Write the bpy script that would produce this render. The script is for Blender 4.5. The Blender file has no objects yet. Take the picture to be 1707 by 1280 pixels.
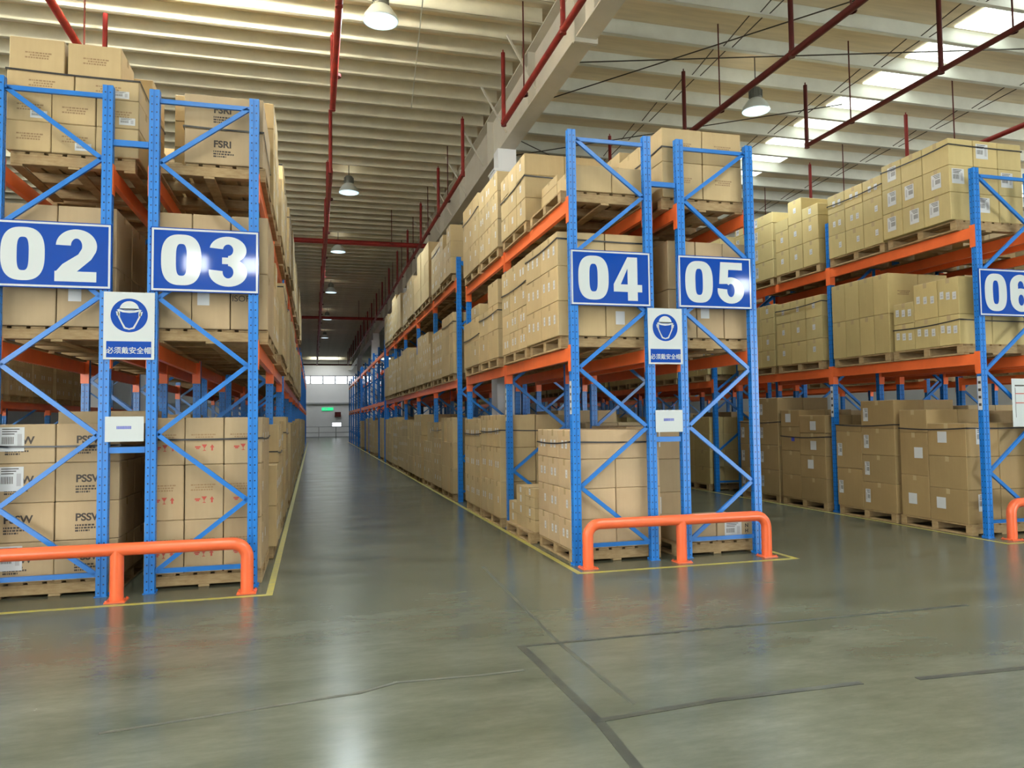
import bpy, bmesh, math, random
from mathutils import Vector, Matrix
from mathutils.bvhtree import BVHTree
S = bpy.context.scene
C = S.collection
rnd = random.Random(7)

# ------------------------------------------------------------------ camera, world, exposure
FPX, YAW, PITCH, ROLL = 1237.8, 0.262, 0.048, -0.012
CAM = Vector((-2.745, -7.615, 1.568))
cy, sy, cp, sp = math.cos(YAW), math.sin(YAW), math.cos(PITCH), math.sin(PITCH)
fwd = Vector((sy * cp, cy * cp, sp)); right = Vector((cy, -sy, 0)); up = right.cross(fwd)
R_ = math.cos(ROLL) * right + math.sin(ROLL) * up
U_ = -math.sin(ROLL) * right + math.cos(ROLL) * up
cd = bpy.data.cameras.new('camera'); cam = bpy.data.objects.new('camera', cd); C.objects.link(cam)
m3 = Matrix((R_, U_, -fwd)).transposed()
cam.matrix_world = Matrix.Translation(CAM) @ m3.to_4x4()
cd.sensor_width = 36; cd.lens = 36 * FPX / 1707; cd.clip_end = 400
S.camera = cam
w = bpy.data.worlds.new('sky'); S.world = w; w.use_nodes = True
w.node_tree.nodes['Background'].inputs[0].default_value = (0.94, 0.96, 0.92, 1)
w.node_tree.nodes['Background'].inputs[1].default_value = 6.0
S.view_settings.view_transform = 'Standard'; S.view_settings.look = 'None'
S.view_settings.gamma = 1; S.view_settings.use_curve_mapping = False
S.view_settings.exposure = 1.42
ROOM = dict(x0=-17.0, x1=21.0, y0=-15.0, y1=69.0, z=8.0)
SKY_E, WIN_E, FAR_E = 1.3, 12.0, .9
SKYLIGHT_X = (-9.0, 8.08, 17.0)

# ------------------------------------------------------------------ helpers
def tag(o, label=None, cat=None, group=None, kind=None):
    if label: o['label'] = label
    if cat: o['category'] = cat
    if group: o['group'] = group
    if kind: o['kind'] = kind
    return o

class MB:
    """collects polygons with material slots"""
    def __init__(s): s.v = []; s.f = []; s.m = []; s.t = []
    def poly(s, pts, mi=0, tint=None):
        n = len(s.v); s.v += [tuple(p) for p in pts]; s.f.append(tuple(range(n, n + len(pts)))); s.m.append(mi); s.t.append(tint)
    def mesh(s, verts, faces, mi=0, tint=None):
        n = len(s.v); s.v += [tuple(p) for p in verts]
        for f in faces: s.f.append(tuple(i + n for i in f)); s.m.append(mi); s.t.append(tint)
    def box(s, x0, x1, y0, y1, z0, z1, mi=0, tint=None, M=None):
        P = [Vector((x, y, z)) for z in (z0, z1) for y in (y0, y1) for x in (x0, x1)]
        if M: P = [M @ p for p in P]
        s.mesh(P, [(0, 2, 3, 1), (4, 5, 7, 6), (0, 1, 5, 4), (2, 6, 7, 3), (0, 4, 6, 2), (1, 3, 7, 5)], mi, tint)
    def bar(s, a, b, w, h, mi=0, upv=(0, 0, 1)):
        a, b = Vector(a), Vector(b); d = b - a; L = d.length; d.normalize()
        u = Vector(upv); u = (u - d * u.dot(d))
        if u.length < 1e-4: u = Vector((0, 1, 0))
        u.normalize(); r = d.cross(u)
        M = Matrix((r, d, u)).transposed().to_4x4(); M = Matrix.Translation(a) @ M
        s.box(-w / 2, w / 2, 0, L, -h / 2, h / 2, mi, None, M)
    def tube(s, pts, r, n=10, mi=0, closed=False, caps=True):
        pts = [Vector(p) for p in pts]; N = len(pts); rings = []
        prev = None
        for i, p in enumerate(pts):
            if closed: t = (pts[(i + 1) % N] - pts[i - 1])
            else: t = (pts[min(i + 1, N - 1)] - pts[max(i - 1, 0)])
            t.normalize()
            if prev is None:
                u = Vector((0, 0, 1)) if abs(t.z) < .9 else Vector((1, 0, 0))
            else: u = prev
            u = (u - t * u.dot(t)).normalized(); prev = u; v = t.cross(u)
            rings.append([p + r * (math.cos(2 * math.pi * k / n) * u + math.sin(2 * math.pi * k / n) * v) for k in range(n)])
        V = [q for ring in rings for q in ring]; F = []
        for i in range(N if closed else N - 1):
            j = (i + 1) % N
            for k in range(n):
                k2 = (k + 1) % n
                F.append((i * n + k, i * n + k2, j * n + k2, j * n + k))
        if caps and not closed:
            F.append(tuple(range(n - 1, -1, -1))); F.append(tuple((N - 1) * n + k for k in range(n)))
        s.mesh(V, F, mi)
    def lathe(s, prof, n=24, mi=0, at=(0, 0, 0)):
        V = []; F = []
        for r, z in prof:
            for k in range(n):
                a = 2 * math.pi * k / n; V.append((at[0] + r * math.cos(a), at[1] + r * math.sin(a), at[2] + z))
        for i in range(len(prof) - 1):
            for k in range(n):
                k2 = (k + 1) % n; F.append((i * n + k, i * n + k2, (i + 1) * n + k2, (i + 1) * n + k))
        s.mesh(V, F, mi)
    def data(s, name, mats, smooth=False, bevel=0, merge=False):
        me = bpy.data.meshes.new(name); me.from_pydata(s.v, [], s.f)
        for m in mats: me.materials.append(m)
        me.polygons.foreach_set('material_index', s.m)
        if any(t is not None for t in s.t):
            at = me.color_attributes.new('tint', 'FLOAT_COLOR', 'CORNER')
            i = 0
            buf = []
            for f, t in zip(s.f, s.t):
                t = t or (1, 1, 1)
                for _ in f: buf += [t[0], t[1], t[2], 1.0]
            at.data.foreach_set('color', buf)
        if bevel or merge or smooth:
            bm = bmesh.new(); bm.from_mesh(me)
            if merge: bmesh.ops.remove_doubles(bm, verts=bm.verts, dist=1e-5)
            if bevel: bmesh.ops.bevel(bm, geom=[e for e in bm.edges], offset=bevel, segments=1, affect='EDGES', clamp_overlap=True)
            bm.normal_update(); bm.to_mesh(me); bm.free()
        if smooth:
            me.shade_smooth()
            try: me.set_sharp_from_angle(angle=math.radians(40))
            except Exception: pass
        me.update(); return me

def ob(name, me, parent=None, loc=(0, 0, 0), rotz=0.0):
    o = bpy.data.objects.new(name, me); C.objects.link(o); o.location = loc
    if rotz: o.rotation_euler = (0, 0, rotz)
    if parent: o.parent = parent
    return o
def empty(name, loc=(0, 0, 0), parent=None):
    o = bpy.data.objects.new(name, None); C.objects.link(o); o.location = loc; o.empty_display_size = .1
    if parent: o.parent = parent
    return o
def dup_tree(o, parent=None):
    c = o.copy(); C.objects.link(c)
    if parent: c.parent = parent
    for ch in list(o.children): dup_tree(ch, c)
    return c

# ------------------------------------------------------------------ materials
def mat(name, col, rough=.5, metal=0.0, emit=None, spec=.5, coat=0.0):
    m = bpy.data.materials.new(name); m.use_nodes = True; b = m.node_tree.nodes['Principled BSDF']
    b.inputs['Base Color'].default_value = (*col, 1); b.inputs['Roughness'].default_value = rough; b.inputs['Metallic'].default_value = metal
    b.inputs['Specular IOR Level'].default_value = spec; b.inputs['Coat Weight'].default_value = coat
    if emit is not None:
        b.inputs['Emission Color'].default_value = (*emit[0], 1); b.inputs['Emission Strength'].default_value = emit[1]
    return m
class NT:
    def __init__(s, m): s.t = m.node_tree; s.b = s.t.nodes['Principled BSDF']
    def n(s, typ, **kw):
        x = s.t.nodes.new(typ)
        for k, v in kw.items(): setattr(x, k, v)
        return x
    def l(s, a, b): s.t.links.new(a, b)
    def math(s, op, a, b=None, c=None):
        x = s.n('ShaderNodeMath', operation=op)
        for i, q in enumerate((a, b, c)):
            if q is None: continue
            if hasattr(q, 'is_linked'): s.l(q, x.inputs[i])
            else: x.inputs[i].default_value = q
        return x.outputs[0]
    def mix(s, f, a, b, mode='MIX'):
        x = s.n('ShaderNodeMix', data_type='RGBA', blend_type=mode)
        for i, q in ((0, f), (6, a), (7, b)):
            if hasattr(q, 'is_linked'): s.l(q, x.inputs[i])
            else: x.inputs[i].default_value = q if i == 0 else (*q, 1)
        return x.outputs[2]
    def noise(s, scale, detail=4, rough=.55, coord='Object', stretch=(1, 1, 1), dist=0.0):
        tc = s.n('ShaderNodeTexCoord'); mp = s.n('ShaderNodeMapping'); s.l(tc.outputs[coord], mp.inputs[0]); mp.inputs['Scale'].default_value = stretch
        x = s.n('ShaderNodeTexNoise'); x.inputs['Scale'].default_value = scale; x.inputs['Detail'].default_value = detail; x.inputs['Roughness'].default_value = rough
        x.inputs['Distortion'].default_value = dist
        s.l(mp.outputs[0], x.inputs[0]); return x.outputs[0]
    def ramp(s, f, a, b):
        x = s.n('ShaderNodeMapRange'); s.l(f, x.inputs[0])
        x.inputs[1].default_value, x.inputs[2].default_value = a, b; x.inputs[3].default_value, x.inputs[4].default_value = 0, 1
        return x.outputs[0]

def speckle(m, amt=.25, scale=6, dark=None, stretch=(1, 1, 1)):
    t = NT(m); c = t.b.inputs['Base Color'].default_value[:3]
    d = dark or tuple(x * (1 - amt) for x in c)
    f = t.ramp(t.noise(scale, 5, .6, 'Object', stretch), .35, .7)
    t.l(t.mix(f, c, d), t.b.inputs['Base Color']); return m

M = {}
# polished concrete
m = M['floor'] = mat('polished_concrete', (.22, .225, .185), .3, spec=.34); t = NT(m)
n1 = t.ramp(t.noise(.45, 5, .6, stretch=(.6, 1.3, 1)), .3, .7); n2 = t.ramp(t.noise(1.3, 9, .7, stretch=(.6, 1.5, 1)), .24, .86); n3 = t.ramp(t.noise(12, 5, .7, stretch=(.5, 1.6, 1)), .25, .75)
n4 = t.ramp(t.noise(.8, 9, .72, stretch=(.5, 1.4, 1), dist=.3), .5, .78)
a = t.mix(n1, (.082, .093, .064), (.132, .142, .108)); b_ = t.mix(n2, (.042, .050, .031), (.205, .212, .17))
c_ = t.mix(.6, a, b_); c2 = t.mix(t.math('MULTIPLY', n4, .6), c_, (.040, .046, .030)); c3 = t.mix(t.math('MULTIPLY', n3, .32), c2, (.045, .05, .034))
t.l(c3, t.b.inputs['Base Color'])
r_ = t.math('ADD', t.math('MULTIPLY', n2, .12), .18); t.l(r_, t.b.inputs['Roughness'])
# kraft board, tinted per box
m = M['board'] = mat('kraft_board', (.47, .31, .16), .62, spec=.35); t = NT(m)
at = t.n('ShaderNodeVertexColor', layer_name='tint')
n1 = t.ramp(t.noise(2.6, 5, .6), .3, .7); n2 = t.ramp(t.noise(30, 3, .5, stretch=(1, 1, .06)), .35, .65)
c_ = t.mix(n1, (.42, .325, .19), (.475, .37, .218)); c_ = t.mix(t.math('MULTIPLY', n2, .12), c_, (.32, .235, .125))
c_ = t.mix(1.0, c_, at.outputs[0], 'MULTIPLY'); t.l(c_, t.b.inputs['Base Color'])
M['tape'] = mat('clear_tape', (.45, .35, .2), .22, spec=.5)
M['seam'] = mat('flap_gap', (.16, .1, .05), .8)
M['white'] = mat('paper_white', (.54, .56, .58), .45)
M['ink'] = mat('black_ink', (.045, .035, .03), .6)
M['red_ink'] = mat('red_ink', (.42, .06, .04), .6)
M['blue_ink'] = mat('blue_ink', (.06, .08, .5), .6)
M['pallet'] = speckle(mat('pallet_wood', (.40, .29, .155), .75, spec=.25), .4, 9, (.27, .175, .085), (1, 1, 3))
M['strap'] = mat('black_strap', (.02, .02, .025), .35)
# painted steel upright with punched holes (object coordinates: post stands at its own origin)
m = M['post'] = mat('blue_upright', (.016, .16, .62), .32, spec=.5); t = NT(m)
tc = t.n('ShaderNodeTexCoord'); sx = t.n('ShaderNodeSeparateXYZ'); t.l(tc.outputs['Object'], sx.inputs[0])
zz = t.math('SUBTRACT', t.math('FRACT', t.math('DIVIDE', sx.outputs[2], .075)), .5); zz = t.math('MULTIPLY', zz, .075)
ax = t.math('SUBTRACT', t.math('ABSOLUTE', sx.outputs[0]), .021); ay = t.math('SUBTRACT', t.math('ABSOLUTE', sx.outputs[1]), .02)
gm = t.n('ShaderNodeNewGeometry')
vt = t.n('ShaderNodeVectorTransform', vector_type='NORMAL', convert_from='WORLD', convert_to='OBJECT'); t.l(gm.outputs['True Normal'], vt.inputs[0])
sn = t.n('ShaderNodeSeparateXYZ'); t.l(vt.outputs[0], sn.inputs[0])
fx = t.math('GREATER_THAN', t.math('ABSOLUTE', sn.outputs[0]), .8); fy = t.math('GREATER_THAN', t.math('ABSOLUTE', sn.outputs[1]), .8)
def hole(a):
    d = t.math('ADD', t.math('POWER', a, 2.0), t.math('POWER', zz, 2.0)); return t.math('LESS_THAN', d, (.007) ** 2)
h = t.math('MAXIMUM', t.math('MULTIPLY', hole(ax), fy), t.math('MULTIPLY', hole(ay), fx))
n1 = t.ramp(t.noise(5, 4), .3, .7); c_ = t.mix(n1, (.008, .155, .53), (.012, .185, .61)); t.l(t.mix(h, c_, (.004, .012, .05)), t.b.inputs['Base Color'])
M['blue'] = speckle(mat('blue_paint', (.008, .165, .57), .32), .15, 4)
M['orange'] = speckle(mat('orange_paint', (.90, .17, .045), .34), .12, 5)
M['guard'] = speckle(mat('guard_orange', (.80, .14, .045), .3), .12, 4)
M['sign_blue'] = mat('sign_blue', (.002, .05, .33), .05, spec=.4)
M['sign_white'] = mat('sign_white', (.50, .55, .57), .08, spec=.6)
M['yellow'] = speckle(mat('yellow_line', (.42, .35, .035), .45), .5, 14, (.27, .25, .12))
M['tape_dark'] = speckle(mat('worn_black_tape', (.026, .028, .022), .5), .4, 5, (.06, .065, .047))
M['joint'] = speckle(mat('slab_joint', (.055, .06, .044), .5), .4, 5, (.08, .085, .064))
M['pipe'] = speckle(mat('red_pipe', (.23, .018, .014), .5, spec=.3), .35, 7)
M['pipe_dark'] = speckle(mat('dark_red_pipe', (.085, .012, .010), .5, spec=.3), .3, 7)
M['rod'] = mat('steel_rod', (.05, .045, .035), .5, .4)
M['purlin'] = speckle(mat('purlin_steel', (.62, .64, .57), .42), .12, 2.5)
M['purlin_b'] = speckle(mat('purlin_olive', (.64, .60, .45), .33), .15, 2.5)
M['sheet'] = speckle(mat('roof_lining', (.68, .58, .40), .6), .2, 3, None, (.3, 3, 1))
M['beam'] = speckle(mat('rafter_paint', (.55, .52, .44), .5), .12, 2)
M['wall'] = speckle(mat('wall_paint', (.62, .64, .66), .6), .06, 1)
M['column'] = mat('column_paint', (.7, .72, .75), .5)
M['skylight'] = mat('skylight_panel', (.8, .85, .8), .5, emit=((.93, 1.0, .93), SKY_E)); t = NT(M['skylight'])
tc = t.n('ShaderNodeTexCoord'); sx = t.n('ShaderNodeSeparateXYZ'); t.l(tc.outputs['Object'], sx.inputs[0])
rib = t.math('LESS_THAN', t.math('FRACT', t.math('DIVIDE', sx.outputs[0], .18)), .12)
t.l(t.math('MULTIPLY', t.math('SUBTRACT', 1.0, t.math('MULTIPLY', rib, .78)), SKY_E), t.b.inputs['Emission Strength'])
M['added_front_skylight'] = mat('added_front_skylight', (.8, .85, .8), .5, emit=((.97, 1.0, .95), 7.5))  # stronger glow for the added overhead panels in front
M['window'] = mat('window_glow', (.8, .85, .9), .3, emit=((.88, .95, 1.0), WIN_E))
M['window_far'] = mat('window_far', (.8, .85, .9), .3, emit=((.9, .95, 1.0), FAR_E))
M['added_end_skylight'] = mat('added_end_skylight', (.8, .85, .8), .5, emit=((.95, .97, 1.0), 4.5))  # glow for the panels added near the far wall
M['window_bay'] = mat('window_bay', (.8, .85, .9), .3, emit=((1.0, .98, .9), 7))  # glow for the unseen windows added on the side walls
M['window_side'] = mat('window_side', (.8, .85, .9), .3, emit=((.9, .95, 1.0), 14))
M['frame_grey'] = mat('frame_grey', (.3, .32, .34), .5)
M['lamp_body'] = mat('lamp_body', (.16, .17, .15), .4, .3)
M['lamp_shade'] = mat('lamp_shade', (.55, .62, .62), .3, .2)
M['lamp_glow'] = mat('lamp_glow', (.8, .9, .9), .3, emit=((.66, .9, 1.0), .42))
M['cable'] = mat('cable', (.03, .03, .03), .6)
M['green'] = mat('exit_green', (.02, .4, .15), .4, emit=((.02, .6, .22), .5))

# ------------------------------------------------------------------ the setting
X0, X1, Y0, Y1, ZC = ROOM['x0'], ROOM['x1'], ROOM['y0'], ROOM['y1'], ROOM['z']
def struct(name, mb, mats, **k):
    o = ob(name, mb.data(name, mats, **k)); o['kind'] = 'structure'; return o
b = MB(); b.box(X0, X1, Y0, Y1, -.1, 0); struct('floor', b, [M['floor']])
b = MB(); b.box(X0, X1, Y0, Y1, ZC, ZC + .1); struct('ceiling', b, [M['sheet']])
b = MB(); b.box(X0 - .2, X0, Y0, Y1, 0, ZC); struct('wall_left', b, [M['wall']])
b = MB(); b.box(X1, X1 + .2, Y0, Y1, 0, ZC); struct('wall_right', b, [M['wall']])
# far wall with a high strip of windows and one small low pane
def wall_with_holes(name, y, holes, th=.2):
    b = MB(); xs = sorted({X0, X1, *[h[0] for h in holes], *[h[1] for h in holes]}); zs = sorted({0, ZC, *[h[2] for h in holes], *[h[3] for h in holes]})
    for i in range(len(xs) - 1):
        for j in range(len(zs) - 1):
            cx, cz = (xs[i] + xs[i + 1]) / 2, (zs[j] + zs[j + 1]) / 2
            if any(h[0] < cx < h[1] and h[2] < cz < h[3] for h in holes): continue
            b.box(xs[i], xs[i + 1], y, y + th, zs[j], zs[j + 1])
    return struct(name, b, [M['wall']], merge=True)
far_h = [(-15.0, 15.0, 5.35, 6.2), (-.95, .05, 1.02, 1.55)]
wall_with_holes('wall_far', Y1, far_h)
NW = 0
def window(x0, x1, z0, z1, y, sgn, e='window'):
    global NW; NW += 1
    f = MB()
    for (a, b_, c, d) in ((x0, x1, z0, z0 + .06), (x0, x1, z1 - .06, z1), (x0, x0 + .06, z0, z1), (x1 - .06, x1, z0, z1)): f.box(a, b_, y, y + .08, c, d)
    f.box(x0, x1, y + .02, y + .06, (z0 + z1) / 2 - .02, (z0 + z1) / 2 + .02)
    o = struct('window_%d' % NW, f, [M['frame_grey']])
    p = MB(); p.box(x0 + .05, x1 - .05, y + .05, y + .07, z0 + .05, z1 - .05)
    ob('pane', p.data('pane', [M[e]]), o)
for i in range(25): window(-15 + 1.2 * i, -15 + 1.2 * i + 1.2, 5.35, 6.2, Y1 + .06, 1, e='window_far')
window(-.95, .05, 1.02, 1.55, Y1 + .06, 1, e='window_far')
for xw in (X0 + .01, X1 - .01):  # unseen windows, added to light the ceiling and the carton sides
    for k in (-29, -28, -27, -26, -25, -24, -23, -22):
        if xw > 0 and k < -25: continue
        NW += 1; f = MB(); ya = 58.5 + 2.5 * k
        for (a, b_, c, d) in ((ya, ya + 2.3, 5.02, 5.1), (ya, ya + 2.3, 7.5, 7.58), (ya, ya + .08, 5.02, 7.58), (ya + 2.22, ya + 2.3, 5.02, 7.58)): f.box(xw - .03, xw + .03, a, b_, c, d)
        o = struct('window_%d' % NW, f, [M['frame_grey']]); p = MB(); p.box(xw - .012, xw + .012, ya + .08, ya + 2.22, 5.1, 7.5); ob('pane', p.data('pane', [M['window_side' if k >= 0 else 'window_bay']]), o)
b = MB(); b.box(X0, X1, Y1 - .12, Y1, 3.35, 3.5); struct('trim_1', b, [M['frame_grey']])
b = MB(); b.box(X0, X1, Y1 - .1, Y1, 0, .12); struct('baseboard_far', b, [M['frame_grey']])
# back wall behind the camera: two open dock doors and a window strip
back_h = [(-13.5, -9.5, 0, 4.5), (10, 15, 0, 4.5), *[(x, x + w_, 5.85, 6.4) for x, w_ in ((-6.35, .75), (-4.8, .65), (11.3, .7))]]
wall_with_holes('wall_back', Y0 - .2, back_h)
for x, w_ in ((-6.35, .75), (-4.8, .65), (11.3, .7)): window(x, x + w_, 5.85, 6.4, Y0 - .16, -1)
# roof: purlins across, one rafter along the row with its columns
pm = MB(); pm.box(.98, X1, -.012, .012, -.28, 0); pm.box(.98, X1, -.07, .012, -.28, -.268); pm.box(.98, X1, -.07, -.06, -.28, -.25)
pr = pm.data('purlin_right', [M['purlin']])
pm = MB(); pm.box(X0, .72, -.012, .012, -.27, 0); pm.box(X0, .72, -.06, .012, -.27, -.258); pm.box(X0, .72, -.06, -.05, -.27, -.24)
pl = pm.data('purlin_left', [M['purlin_b']])
y = 3.22 - 1.065 * 17
PUR = []
while y < Y1 - .2:
    o = ob('ceiling_beam', pr, None, (0, y, ZC)); o['kind'] = 'structure'; PUR.append(y); y += 1.065
y = 4.41 - .597 * 32
while y < Y1 - .2:
    o = ob('ceiling_beam', pl, None, (0, y, ZC)); o['kind'] = 'structure'; y += .597
b = MB(); b.box(.70, 1.0, Y0, Y1, 6.75, 6.775); b.box(.70, 1.0, Y0, Y1, 7.70, 7.72); b.box(.843, .857, Y0, Y1, 6.775, 7.70)
yy = -14
for k in range(28):
    b.box(.71, .99, yy + 3 * k, yy + 3 * k + .012, 6.775, 7.7)
b.box(.68, 1.02, 1.66, 1.69, 6.69, 7.72); b.box(.68, 1.02, 1.70, 1.73, 6.69, 7.72)
struct('ceiling_beam', b, [M['beam']])
for i, cy_ in enumerate((6.08, 21.38, 36.68, 51.98)):
    b = MB(); b.box(.58, 1.04, cy_ - .22, cy_ + .22, 0, 6.3); b.box(.56, 1.06, cy_ - .24, cy_ + .24, 6.3, 6.34); b.box(.66, 1.02, cy_ - .17, cy_ + .17, 6.34, 6.75)
    struct('column', b, [M['column']])
b = MB(); b.box(5.6, 6.06, 21.16, 21.60, 0, 6.9); struct('column', b, [M['column']])
for x in (-10.3,):
    for cy_ in (6.08, 21.38):
        b = MB(); b.box(x, x + .46, cy_ - .22, cy_ + .22, 0, 7.7); struct('column', b, [M['column']])
# skylights between the purlins; the end and front sets are added light panels
for sx_ in (-1.6, -8.0, 5.5):  # added panels that brighten the far wall
    for k, y in enumerate(PUR):
        if y < 64 or y > 68: continue
        NW += 1
        b = MB(); b.box(-1.4, 1.4, .09, .98, -.03, -.01)
        o = ob('window_%d' % NW, b.data('skylight', [M['added_end_skylight']]), None, (sx_, y, ZC)); o['kind'] = 'structure'
for sx_ in (-4.2, .0 + 3.2):  # unseen panels added overhead to light the foreground floor and carton fronts
    for k, y in enumerate(PUR):
        if y > -3.5 or y < -14: continue
        NW += 1
        b = MB(); b.box(-.9, .9, .09, .98, -.03, -.01)
        o = ob('window_%d' % NW, b.data('skylight', [M['added_front_skylight']]), None, (sx_, y, ZC)); o['kind'] = 'structure'
for sx_ in SKYLIGHT_X:
    for k, y in enumerate(PUR):
        if y > 34 or y < -14: continue
        if sx_ < 0 and k % 2: continue
        NW += 1
        b = MB(); b.box(-.56, .56, .09, .98, -.03, -.01)
        o = ob('window_%d' % NW, b.data('skylight', [M['skylight']]), None, (sx_, y, ZC)); o['kind'] = 'structure'
# floor lines
def line(name, pts, wd, mt, z=.002):
    b = MB()
    for i in range(len(pts) - 1):
        a, c = Vector((*pts[i], 0)), Vector((*pts[i + 1], 0)); d = (c - a).normalized(); n = Vector((-d.y, d.x, 0)) * wd / 2
        a2 = a - d * wd / 2; c2 = c + d * wd / 2; zt = z + .0005 * i
        b.mesh([a2 - n, c2 - n, c2 + n, a2 + n, *[p + Vector((0, 0, zt)) for p in (a2 - n, c2 - n, c2 + n, a2 + n)]],
               [(4, 5, 6, 7), (0, 1, 5, 4), (1, 2, 6, 5), (2, 3, 7, 6), (3, 0, 4, 7)])
    return struct(name, b, [mt])
line('floor_marking', [(-3.13, 52), (-3.13, -.42), (-5.7, -.42)], .06, M['yellow'])
line('floor_marking', [(-.13, 52), (-.13, -.42), (2.40, -.42), (2.40, 52)], .06, M['yellow'])
line('floor_marking', [(5.36, 52), (5.36, -.42), (8.0, -.42)], .06, M['yellow'])
def gp(u, v):
    d = R_ * ((u - 853.5) / FPX) + U_ * ((640 - v) / FPX) + fwd; tt = -CAM.z / d.z; p = CAM + d * tt; return (p.x, p.y)
line('floor_marking', [gp(870, 1078), gp(1000, 1204), gp(1080, 1302)], .055, M['tape_dark'])
line('floor_marking', [gp(875, 1077), gp(1250, 1042), gp(1610, 1009)], .035, M['tape_dark'], .0026)
line('floor_marking', [gp(995, 1202), gp(1200, 1167), gp(1430, 1139)], .045, M['tape_dark'], .0034)
line('floor_marking', [gp(1535, 1131), gp(1707, 1114), gp(1820, 1104)], .045, M['tape_dark'], .0034)
line('floor_marking', [gp(805, 945), gp(930, 1070), gp(1055, 1172)], .03, M['joint'], .001)
line('floor_marking', [gp(170, 1222), gp(600, 1155), gp(660, 1138), gp(800, 1126), gp(870, 1118)], .03, M['joint'])

# ------------------------------------------------------------------ racks
HT, L1, L2, L2B = 4.757, 2.345, 3.982, 4.315
ZN = [.2, .83, 1.47, 2.12, 2.76, 3.41, 4.06, 4.66]
def post_data():
    # box section with a shallow channel down each face
    P = [(-.045, -.0375), (-.006, -.0375), (-.006, -.031), (.006, -.031), (.006, -.0375), (.045, -.0375), (.045, -.007), (.037, -.005), (.037, .005), (.045, .007),
         (.045, .0375), (.006, .0375), (.006, .031), (-.006, .031), (-.006, .0375), (-.045, .0375), (-.045, .007), (-.037, .005), (-.037, -.005), (-.045, -.007)]
    n = len(P); V = [(x, y, 0) for x, y in P] + [(x, y, HT) for x, y in P]
    F = [(i, (i + 1) % n, n + (i + 1) % n, n + i) for i in range(n)] + [tuple(range(n, 2 * n)), tuple(range(n - 1, -1, -1))]
    b = MB(); b.mesh(V, F); return b.data('post', [M['post']])
POST = post_data()
b = MB(); b.box(-.055, .055, -.05, .05, 0, .008); [b.lathe([(.0, .026), (.011, .026), (.011, .008)], 6, 0, (sx_ * .049, .043, 0)) for sx_ in (-1, 1)]
FOOT = b.data('foot_plate', [M['blue']])
def brace_mesh(z0, z1, flip):
    xa, xb = (.05, .85)
    if flip: xa, xb = xb, xa
    b = MB(); b.bar((xa, 0, z0), (xb, 0, z1), .03, .042)
    for x, z in ((xa, z0), (xb, z1)):
        b.tube([(x, -.022, z), (x, .022, z)], .011, 8)
    return b.data('brace', [M['blue']])
BR = {}
for mir in (0, 1):
    BR[mir] = [brace_mesh(ZN[i], ZN[i + 1], (i % 2 == 0) != bool(mir)) for i in range(7)]
b = MB(); b.box(.045, .855, -.015, .015, -.021, .021); HB = b.data('horizontal_brace', [M['blue']])
b = MB()
for me in BR[0]:
    pass
def simple_frame(mir):
    b = MB()
    for i in range(7):
        xa, xb = (.02, .88) if (i % 2) != mir else (.88, .02)
        b.bar((xa, 0, ZN[i]), (xb, 0, ZN[i + 1]), .03, .042)
    b.box(.02, .88, -.015, .015, ZN[0] - .02, ZN[0] + .02); b.box(.02, .88, -.015, .015, ZN[7] - .02, ZN[7] + .02)
    return b.data('bracing', [M['blue']])
SB = [simple_frame(0), simple_frame(1)]
def frame(parent, x, y, mir, detail):
    f = empty('upright_frame', (x, y, 0), parent)
    for dx in (0, .9): ob('post', POST, f, (dx, 0, 0))
    if detail:
        for dx in (0, .9): ob('foot_plate', FOOT, f, (dx, 0, 0))
        for me in BR[mir]: ob('diagonal_brace', me, f)
        ob('horizontal_brace', HB, f, (0, 0, ZN[0])); ob('horizontal_brace', HB, f, (0, 0, ZN[7]))
    else: ob('bracing', SB[mir], f)
    return f
BM = {}
def beam(parent, x, side, y0, y1, z):
    L = round(y1 - y0, 3); k = (L, side)
    if k not in BM:
        b = MB(); s = side  # side -1: outer face towards -x
        a0, a1 = (-.05, .0) if s < 0 else (.0, .05)
        b.box(a0, a1, .042, L - .042, -.14, 0)
        o0, o1 = (-.052, -.046) if s < 0 else (.046, .052)
        for yc in (.0, L):
            sg = 1 if yc == 0 else -1
            ys = sorted((yc - sg * .03, yc + sg * .052)); b.box(o0, o1, ys[0], ys[1], -.26, .03)
            ys = sorted((yc + sg * .0385, yc + sg * .05)); b.box(-.052 if s < 0 else -.046, .046 if s < 0 else .052, ys[0], ys[1], -.26, .03)
        BM[k] = b.data('beam', [M['orange']])
    return ob('beam', BM[k], parent, (x, y0, z))
PITCH_B = 2.87
def block_posts(k):
    if k == 0: return [0, 2.8, 5.6]
    s = 6.55 + 15.3 * (k - 1); return [s + PITCH_B * i for i in range(6)]
def rack_row(x, mir, name, levels_fn, blocks, detail_to=1, where=''):
    out = []
    for k in blocks:
        ps = block_posts(k); r = empty('pallet_rack', (x, ps[0], 0))
        tag(r, where[k], 'rack', 'pallet racking blocks')
        for y in ps: frame(r, 0, y - ps[0], mir, k < detail_to)
        for i in range(len(ps) - 1):
            for z in levels_fn(k):
                for xx, sd in ((0, -1), (.9, 1)): beam(r, xx, sd, ps[i] - ps[0], ps[i + 1] - ps[0], z)
        out.append(r)
    return out
XR = {'02': -5.51, '03': -4.208, '04': 0.0, '05': 1.306, '06': 5.531, '07': 6.84, '01': -9.73, '08': 11.05}
lv = lambda k: (L1, L2) if k == 0 else (L1, L2B)
nth = ['first', 'second', 'third', 'fourth']
def wh(s): return {0: 'blue upright pallet rack with orange beams bearing number sign ' + s,
                   1: 'blue and orange rack block just past the column gap behind number sign ' + s,
                   2: 'sparsely filled rack block, third block along behind number sign ' + s,
                   3: 'far end rack block, fourth block along behind number sign ' + s}
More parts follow.
